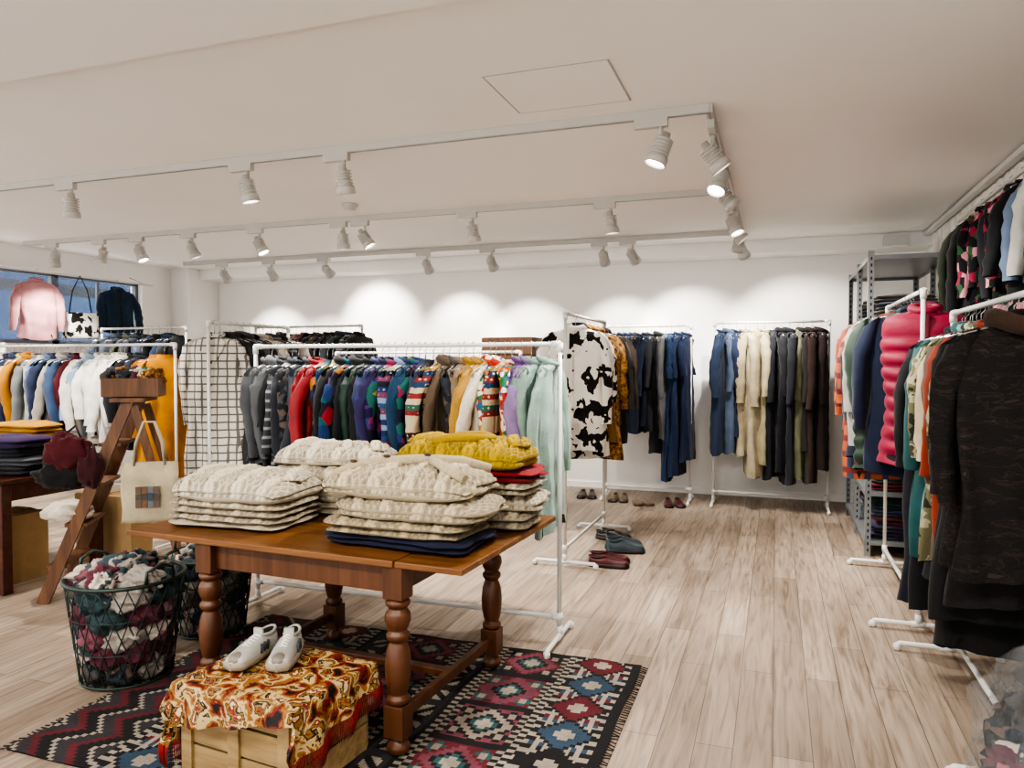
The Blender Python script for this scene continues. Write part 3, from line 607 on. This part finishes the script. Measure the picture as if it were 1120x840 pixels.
for j in range(0,ny,2):
    for xe,sg in ((X0,-1),(X0+nx*cs,1)):
        y=Y0+j*cs; b.tube([(xe,y,.008),(xe+sg*.03,y+R.uniform(-.01,.01),.004)],.0025,'kilim',C['n'],seg=4)
b.build('kilim_rug')

# ---------------------------------------------------------------- crate + cloth + sneakers
M=Matrix.Translation((-1.76,2.30,.011))@Matrix.Rotation(math.radians(-6),4,'Z')
b=MB(); w,d,h=.52,.40,.32
for z in (.05,.16,.27):
    for y in (-d/2,d/2): b.box((0,y,z),(w,.014,.100),'crate_wood',M=M)
    for x in (-w/2,w/2): b.box((x,0,z),(.014,d-.01,.100),'crate_wood',M=M)
for x in (-w/2+.03,0,w/2-.03):
    for y in (-d/2-.013,d/2+.013): b.box((x,y,.16),(.05,.012,.318),'crate_wood',M=M)
for k in range(5): b.box((0,-d/2+.045+k*.078,.314),(w,.07,.012),'crate_wood',M=M)
b.build('wooden_crate')
b=MB(); hx,hy,top=w/2+.016,d/2+.03,.325
rows=[]; NA,NB=100,80; th=math.radians(12)
for j in range(NB+1):
    row=[]
    for i in range(NA+1):
        a=-.54+ .94*i/NA; bb=-.33+.58*j/NB
        x=a*math.cos(th)-bb*math.sin(th); y=a*math.sin(th)+bb*math.cos(th)
        ox=max(abs(x)-hx,0); oy=max(abs(y)-hy,0); dr=math.hypot(ox,oy)
        px=max(-hx,min(hx,x)); py=max(-hy,min(hy,y)); rip=min(1,dr/.1)
        if ox>0: px+=math.copysign(.006+rip*(.016+.016*math.sin(y*38)),x)
        if oy>0: py+=math.copysign(.006+rip*(.016+.016*math.sin(x*34)),y)
        z=top+.006+.010*noise.noise(Vector((x*11,y*11,2)))*(1-rip)-dr
        row.append(M@Vector((px,py,max(z,.004))))
    rows.append(row)
b.grid(rows,'tapestry')
for col_i in (0,NA):
    for j in range(0,NB,1):
        p=rows[j][col_i]; 
        if p.z>.1: b.tube([p,p+Vector((-.004 if col_i==0 else .006,0,-.03)),p+Vector((0,.002,-.075))],.0025,'fabric',lin('#861c14'),seg=4)
b.build('tapestry_cloth')
def shoe(b,P,ang,L=.27,up='#e8e5de',sole='#d9d3c4',acc=None,mat='leather',low=1.0,inner=True):
    Mx=Matrix.Translation(P)@Matrix.Rotation(ang,4,'Z')
    n=22; up=lin(up); sole=lin(sole); S=L/.27
    def hw(t): 
        return S*(.032+.010*math.sin(min(1,t*1.15)*pi*.9-.3)+.014*max(0,t-.45))*(max(0,1-((abs(t-.5)*2)**7)))**.4+.001
    def tp(t):
        if t<.42: z=.064-.012*math.sin(t/.42*pi)
        elif t<.78: z=.064-(t-.42)/.36*.022
        else: z=.042*(max(0,1-((t-.78)/.235)**2.5))**.5
        return (z*low+.012)*S*( .35+.65*min(1,t/.04) if t<.04 else 1)
    rows=[]; so=[]
    for i in range(n+1):
        t=i/n; x=(t-.5)*L; w_=hw(t); z=tp(t); row=[]; pw=.45 if t<.42 else .7
        for k in range(13):
            a=pi*k/12; tw=.85 if t<.45 else 1
            yy=-w_*spow(math.cos(a),.8)*(1-(1-tw)*math.sin(a)); row.append(Mx@Vector((x,yy,.018*S+(z-.018*S if z>.018*S else .001)*spow(math.sin(a),pw))))
        rows.append(row)
        ww=w_*1.1+.002; so.append([Mx@Vector((x*1.03,yy,zz)) for yy,zz in ((-ww*.93,0),(-ww,.01*S),(-ww*.98,.026*S),(ww*.98,.026*S),(ww,.01*S),(ww*.93,0))])
    b.grid(rows,mat,up); b.grid(so,mat,sole,closed=True,cap0=True,cap1=True)
    if inner:
        z=tp(.2); ring=[Mx@Vector(((.22-.5)*L+.055*S*math.cos(a),.026*S*math.sin(a),z+.004*S+.007*S*abs(math.cos(a)))) for a in [2*pi*k/18 for k in range(18)]]
        cc=sum(ring,Vector())/18
        b.tube(ring,.006*S,mat,up,seg=6,closed=True); b.grid([ring,[p*.05+cc*.95+Vector((0,0,-.002)) for p in ring]],'dark_in',closed=True)
    if acc:
        a_=lin(acc)
        for sg in (-1,1):
            for k in range(3):
                t0=.42+k*.08; w0=hw(t0)
                b.beam(Mx@Vector(((t0-.5)*L,sg*(w0*1.0+.002),.026*S)),Mx@Vector(((t0-.5-.05)*L,sg*(w0*.95),.058*S)),.011,.005,mat,a_,up=(Mx.to_3x3()@Vector((1,0,0))))
        b.box((-.5*L+.004,0,.055*S),(.012,.035,.022),mat,a_,M=Mx)
        b.blob(Mx@Vector((.36*L,0,.030*S)),(.037,.038,.025),mat,lin('#7d776c'),1,.0,3,10)
        for k in range(5):
            t=.43+k*.06; z=tp(t); b.tube([Mx@Vector(((t-.5)*L,-.02,z-.006)),Mx@Vector(((t-.5)*L+.003,0,z+.004)),Mx@Vector(((t-.5)*L,.02,z-.006))],.0032,'fabric',lin('#f4f2ee'),seg=5)
        z=tp(.36); b.box(((.38-.5)*L,0,z+.012),(.012,.038,.035),mat,up,M=Mx)
zc=.351
for (x,y,a) in ((-1.915,2.36,-1.5),(-1.79,2.40,-1.2)):
    b=MB(); shoe(b,(x,y,zc),a,.28,'#b3b0a9','#94897a','#2a2d31'); b.build('white_sneaker')
def pair(P,ang,gap=.11,name='shoes',**kw):
    b=MB(); n=Vector((-math.sin(ang),math.cos(ang),0)); P=Vector(P)
    shoe(b,P+n*gap/2,ang+.06,**kw); shoe(b,P-n*gap/2,ang-.06,**kw); b.build(name)
pair((-1.98,8.05,0),-1.4,name='leather_shoes',up='#2c1f1b',sole='#1b1513',low=.8)
pair((-1.60,7.95,0),-1.5,name='leather_shoes',up='#5b4a34',sole='#2b221a',low=.8)
pair((-1.33,7.85,0),-1.2,name='sandals',up='#6f5642',sole='#4b3a2c',low=.45,inner=False)
pair((-1.0,7.85,0),-1.3,name='loafers',up='#4a1f1c',sole='#231513',low=.8)
pair((-1.13,5.85,0),.3,gap=.13,name='ankle_boots',L=.3,up='#3c4a52',sole='#22282c',low=1.3,mat='leather')
pair((-1.16,5.40,0),.15,gap=.13,name='red_loafers',L=.3,up='#4f1018',sole='#2a1010',low=.9)
pair((-1.30,6.2,0),-.3,name='leather_shoes',up='#241e1d',sole='#151211',low=.85)

# ---------------------------------------------------------------- wire baskets
def basket(c,rb,rt,h,seed,pal):
    b=MB(); n=26; cx,cy=c; z0=.014
    def P(a,t): r=rb+(rt-rb)*t; return Vector((cx+r*math.cos(a),cy+r*math.sin(a),z0+.0+h*t))
    for k in range(n):
        for sg in (1,-1):
            b.tube([P(2*pi*k/n+sg*t/6*.75,t/6) for t in range(7)],.0028,'dark_metal',seg=5)
    for t,r in ((0,.006),(.33,.003),(.66,.003),(1,.010)):
        b.tube([P(2*pi*k/40,t) for k in range(40)],r,'dark_metal',seg=6,closed=True)
    for k in range(6): a=pi*k/6; b.tube([P(a,0),P(a+pi,0)],.003,'dark_metal',seg=5)
    for a0 in (pi*.95,-pi*.05):
        b.tube([P(a0-.28,1),P(a0-.26,1)+Vector((0,0,.06)),P(a0,1)+Vector((0,0,.085)),P(a0+.26,1)+Vector((0,0,.06)),P(a0+.28,1)],.008,'dark_metal',seg=7)
    r_=b.build('basket_frame')
    f=MB(); R=random.Random(seed)
    for lay in range(5):
        t=(lay+.55)/5.3; rr=rb+(rt-rb)*t
        for k in range(7):
            a=2*pi*k/7+lay*.5; q=rr*.55; m_,c_=R.choice(pal)
            f.blob((cx+q*math.cos(a),cy+q*math.sin(a),z0+h*t),(rr*.38,rr*.36,h*.14),m_,lin(c_),seed+lay*7+k,.4,5,16,rz=a,flat=z0+.006)
    for k in range(16):
        a=R.uniform(0,6.28); q=rt*R.uniform(.05,.58); m_,c_=R.choice(pal)
        f.blob((cx+q*math.cos(a),cy+q*math.sin(a),z0+h*1.0+R.uniform(0,.06)-q*.15),(rt*.40,rt*.22,.05),m_,lin(c_),seed+90+k,.5,4,24,rz=a+R.uniform(-1,1))
    group('wire_basket_of_scarves',r_,f.build('scarves_pile'))
pal=[('patch','#ffffff'),(K,'#7d4a56'),(K,'#908880'),(F,'#34484c'),('patch','#ffffff'),(K,'#aaa198'),(F,'#5e2a38'),('dark_print','#ffffff')]
basket((-2.93,2.70),.20,.26,.47,1,pal); basket((-2.98,3.32),.18,.23,.42,4,[('patch','#ffffff'),(K,'#8a857c'),(F,'#38393b'),(K,'#b0a797'),(F,'#2c3540')])

# ---------------------------------------------------------------- step ladder
b=MB(); wd=Vector((.54,-.84,0)); fc=Vector((-4.40,3.50,.0)); tc=Vector((-4.03,3.80,1.25)); rc=Vector((-3.72,4.0,0))
for sg in (-1,1):
    A_=fc+wd*.22*sg; T_=tc+wd*.15*sg; Rr=rc+wd*.2*sg
    b.beam(A_,T_,.07,.028,'ladder_wood',up=wd); b.beam(Rr,T_+Vector((.03,.02,-.03)),.05,.025,'ladder_wood',up=wd)
for t in (.18,.38,.58,.78):
    cpt=fc.lerp(tc,t); hw_=.22+(.15-.22)*t; b.beam(cpt-wd*hw_,cpt+wd*hw_,.13,.022,'ladder_wood')
for t in (.25,.6): cpt=rc.lerp(tc,t); b.beam(cpt-wd*.19,cpt+wd*.19,.045,.02,'ladder_wood')
b.beam(tc-wd*.19+Vector((0,0,.01)),tc+wd*.19+Vector((0,0,.01)),.2,.025,'ladder_wood')
b.build('wooden_step_ladder')
Mb=Matrix.Translation((-4.03,3.80,1.275))@Matrix.Rotation(.6,4,'Z')
b=MB()
for y in (-.1,.1): b.box((0,y,.065),(.34,.014,.12),'ladder_wood',M=Mb)
for x in (-.17,.17): b.box((x,0,.065),(.014,.2,.12),'ladder_wood',M=Mb)
b.box((0,0,.008),(.34,.2,.012),'ladder_wood',M=Mb); r_=b.build('box_frame')
b=MB()
for k in range(6): b.blob(Mb@Vector((-.12+.048*k,.02*math.sin(k*2),.13)),(.05,.08,.055),['dark_print','leopard','dark_print','patch','multi_c','leopard'][k],(1,1,1,1),k,.5,4,14)
group('wooden_box_of_scarves',r_,b.build('scarves'))
b=MB(); b.blob((-4.20,3.44,.93),(.13,.05,.11),'fabric',lin('#4c0d18'),3,.35,4,20,rz=.5); b.blob((-4.24,3.44,.80),(.15,.05,.09),'fabric',lin('#121113'),5,.35,4,20,rz=.5); b.blob((-4.08,3.50,.84),(.07,.05,.12),'fabric',lin('#3a0f16'),7,.35,4,16,rz=.5)
b.tube([(-4.3,3.44,1.0),(-4.2,3.50,1.10),(-4.12,3.48,1.0)],.008,'fabric',lin('#2a1517'),seg=6); b.build('red_handbag')
b=MB(); b.blob((-4.30,3.52,.535),(.15,.12,.07),'wool',lin('#cfc5b8'),8,.35,3,22,flat=.50); b.build('fleece_hat')
Mt=Matrix.Translation((-3.70,3.60,.5))@Matrix.Rotation(.62,4,'Z')
b=MB(); rows=[]
for i in range(17):
    z=.38*i/16; row=[]
    for k in range(28):
        a=2*pi*k/28; ht=.03*math.sin(pi*min(1,.15+z/.45))+.006; row.append(Mt@Vector((.165*spow(math.cos(a),.5)*(1-.04*z)+.004*math.sin(z*25),ht*spow(math.sin(a),.8)+.007*math.sin(z*20+k*.8),z)))
    rows.append(row)
b.grid(rows,'fabric',lin('#b3a88e'),closed=True,cap0=True)
for i in range(4):
    for j in range(3): b.box((-.06+.035*i,-.043,.12+.045*j),(.032,.006,.041),'fabric',lin(['#6a5a50','#47505a','#7a5a48','#5a5048','#6c7276','#4f4b4b'][(i*2+j*3)%6]),M=Mt)
for y in (-.02,.02): b.tube([Mt@Vector((-.09,y,.36)),Mt@Vector((-.075,y,.5)),Mt@Vector((-.03,y*.4,.63)),Mt@Vector((.03,y*.4,.63)),Mt@Vector((.075,y,.5)),Mt@Vector((.09,y,.36))],.009,'fabric',lin('#a89d82'),seg=6)
b.build('canvas_tote_bag')

# ---------------------------------------------------------------- left table and things
b=MB(); tx0,tx1,ty0,ty1=-6.3,-4.62,3.3,4.15
b.box(((tx0+tx1)/2,(ty0+ty1)/2,.735),(tx1-tx0,ty1-ty0,.03),'mahogany'); b.box(((tx0+tx1)/2,(ty0+ty1)/2,.66),(tx1-tx0-.12,ty1-ty0-.12,.12),'mahogany')
for x in (tx0+.08,tx1-.08):
    for y in (ty0+.08,ty1-.08): b.box((x,y,.36),(.07,.07,.72),'mahogany')
o=b.build('mahogany_table'); md=o.modifiers.new('bev','BEVEL'); md.width=.004; md.limit_method='ANGLE'
TZ=.757
b=MB(); stack(b,(-4.90,3.60),.48,.36,[(.055,'#2a2d35',.001),(.06,'#4d5058',.001),(.06,'#161b35',.001),(.07,'#2f1848',.001)],.2,21,TZ,mat=K,topres=.012); b.build('folded_dark_sweaters')
b=MB(); stack(b,(-5.45,3.62),.5,.36,[(.06,'#23283a',.001),(.06,'#2f3a5e',.001),(.06,'#3a2c56',.001)],.0,22,TZ,mat=K,topres=.012); b.build('folded_dark_sweaters')
b=MB(); stack(b,(-5.25,3.98),.48,.28,[(.08,'#7c7f84',.001),(.08,'#8a3024',.001),(.07,'#b07a1c',.001),(.07,'#c49020',.001)],.0,23,TZ,mat=K,topres=.012); b.build('folded_yellow_sweaters')
def cbox(c,d):
    b=MB(); x,y=c; w_,d_,h_=d
    b.box((x,y,h_/2),(w_,d_,h_),'cardboard'); b.box((x,y-d_/2-.003,h_-.04),(w_,.006,.08),'cardboard')
    b.box((x,y,h_+.002),(.05,d_,.003),'crate_wood'); b.box((x-w_*.25,y,h_+.006),(w_*.48,d_,.005),'cardboard',rz=.02); b.build('cardboard_box')
cbox((-4.78,4.30),(.55,.2,.5)); cbox((-5.0,3.66),(.3,.3,.46))
# window display garments
b=MB(); b.tube([(-7.62,3.9,2.5),(-7.62,7.5,2.5)],.01,'white_metal')
for y in (3.95,5.6,7.4): b.tube([(-7.62,y,2.5),(-7.9,y,2.6)],.008,'white_metal')
b.build('window_display_rail')
for nm,y,m_,c_,L in (('pink_sweatshirt',5.9,K,'#b08082',.74),('denim_jacket',6.95,F,'#24384f',.62),('cream_blouse',5.15,F,'#b9af9f',.85)):
    b=MB(); garment(b,(-7.62,y,2.5),pi/2-.35,w=.40,L=L,th=.1,mat=m_,col=c_,sl=.5,seed=int(y*10),front=(nm=='denim_jacket'),neck=1); b.build(nm)
Mc=Matrix.Translation((-7.6,6.42,1.78))@Matrix.Rotation(pi/2-.4,4,'Z'); b=MB(); rows=[]
for i in range(9):
    z=.3*i/8; rows.append([Mc@Vector((.19*spow(math.cos(2*pi*k/20),.5),(.05*(1-z*1.5)+.01)*spow(math.sin(2*pi*k/20),.7),z)) for k in range(20)])
b.grid(rows,'cow',closed=True,cap0=True,cap1=True); b.tube([Mc@Vector((-.12,0,.29)),Mc@Vector((-.08,0,.55)),Mc@Vector((0,0,.73)),Mc@Vector((.08,0,.55)),Mc@Vector((.12,0,.29))],.008,'leather',lin('#1c1815')); b.build('cow_print_bag')
# plastic sack bottom right
b=MB()
for k,(dx,dy,z,c_) in enumerate(((-.05,0,.14,'#4c4a45'),(.1,.05,.16,'#5b5547'),(-.06,.06,.3,'#2f3540'),(.08,-.04,.34,'#6a624f'),(0,0,.46,'#3b3a38'),(-.1,-.08,.22,'#1f2226'))):
    b.blob((.88+dx,2.68+dy,z),(.15,.15,.12),['patch','fabric','dark_print','fabric','fabric','patch'][k],lin(c_),k,.5,5,16,flat=.01)
b.blob((.88,2.68,.29),(.27,.26,.31),'clear_plastic',(1,1,1,1),4,.25,5,40,flat=.003)
b.build('clear_plastic_sack')

# ---------------------------------------------------------------- world & camera
w=bpy.data.worlds.new('World'); bpy.context.scene.world=w; w.use_nodes=True
w.node_tree.nodes['Background'].inputs[0].default_value=(1.0,.98,.95,1); w.node_tree.nodes['Background'].inputs[1].default_value=2.7
cam=bpy.data.cameras.new('camera'); co=bpy.data.objects.new('camera',cam); bpy.context.scene.collection.objects.link(co)
cam.sensor_width=36; cam.lens=810/1120*36; cam.clip_start=.05
co.location=(0,0,1.5); co.rotation_euler=(math.radians(90-1.63),0,math.radians(19.64))
bpy.context.scene.camera=co
bpy.context.scene.view_settings.view_transform='AgX'
try: bpy.context.scene.view_settings.look='AgX - High Contrast'
except Exception: pass
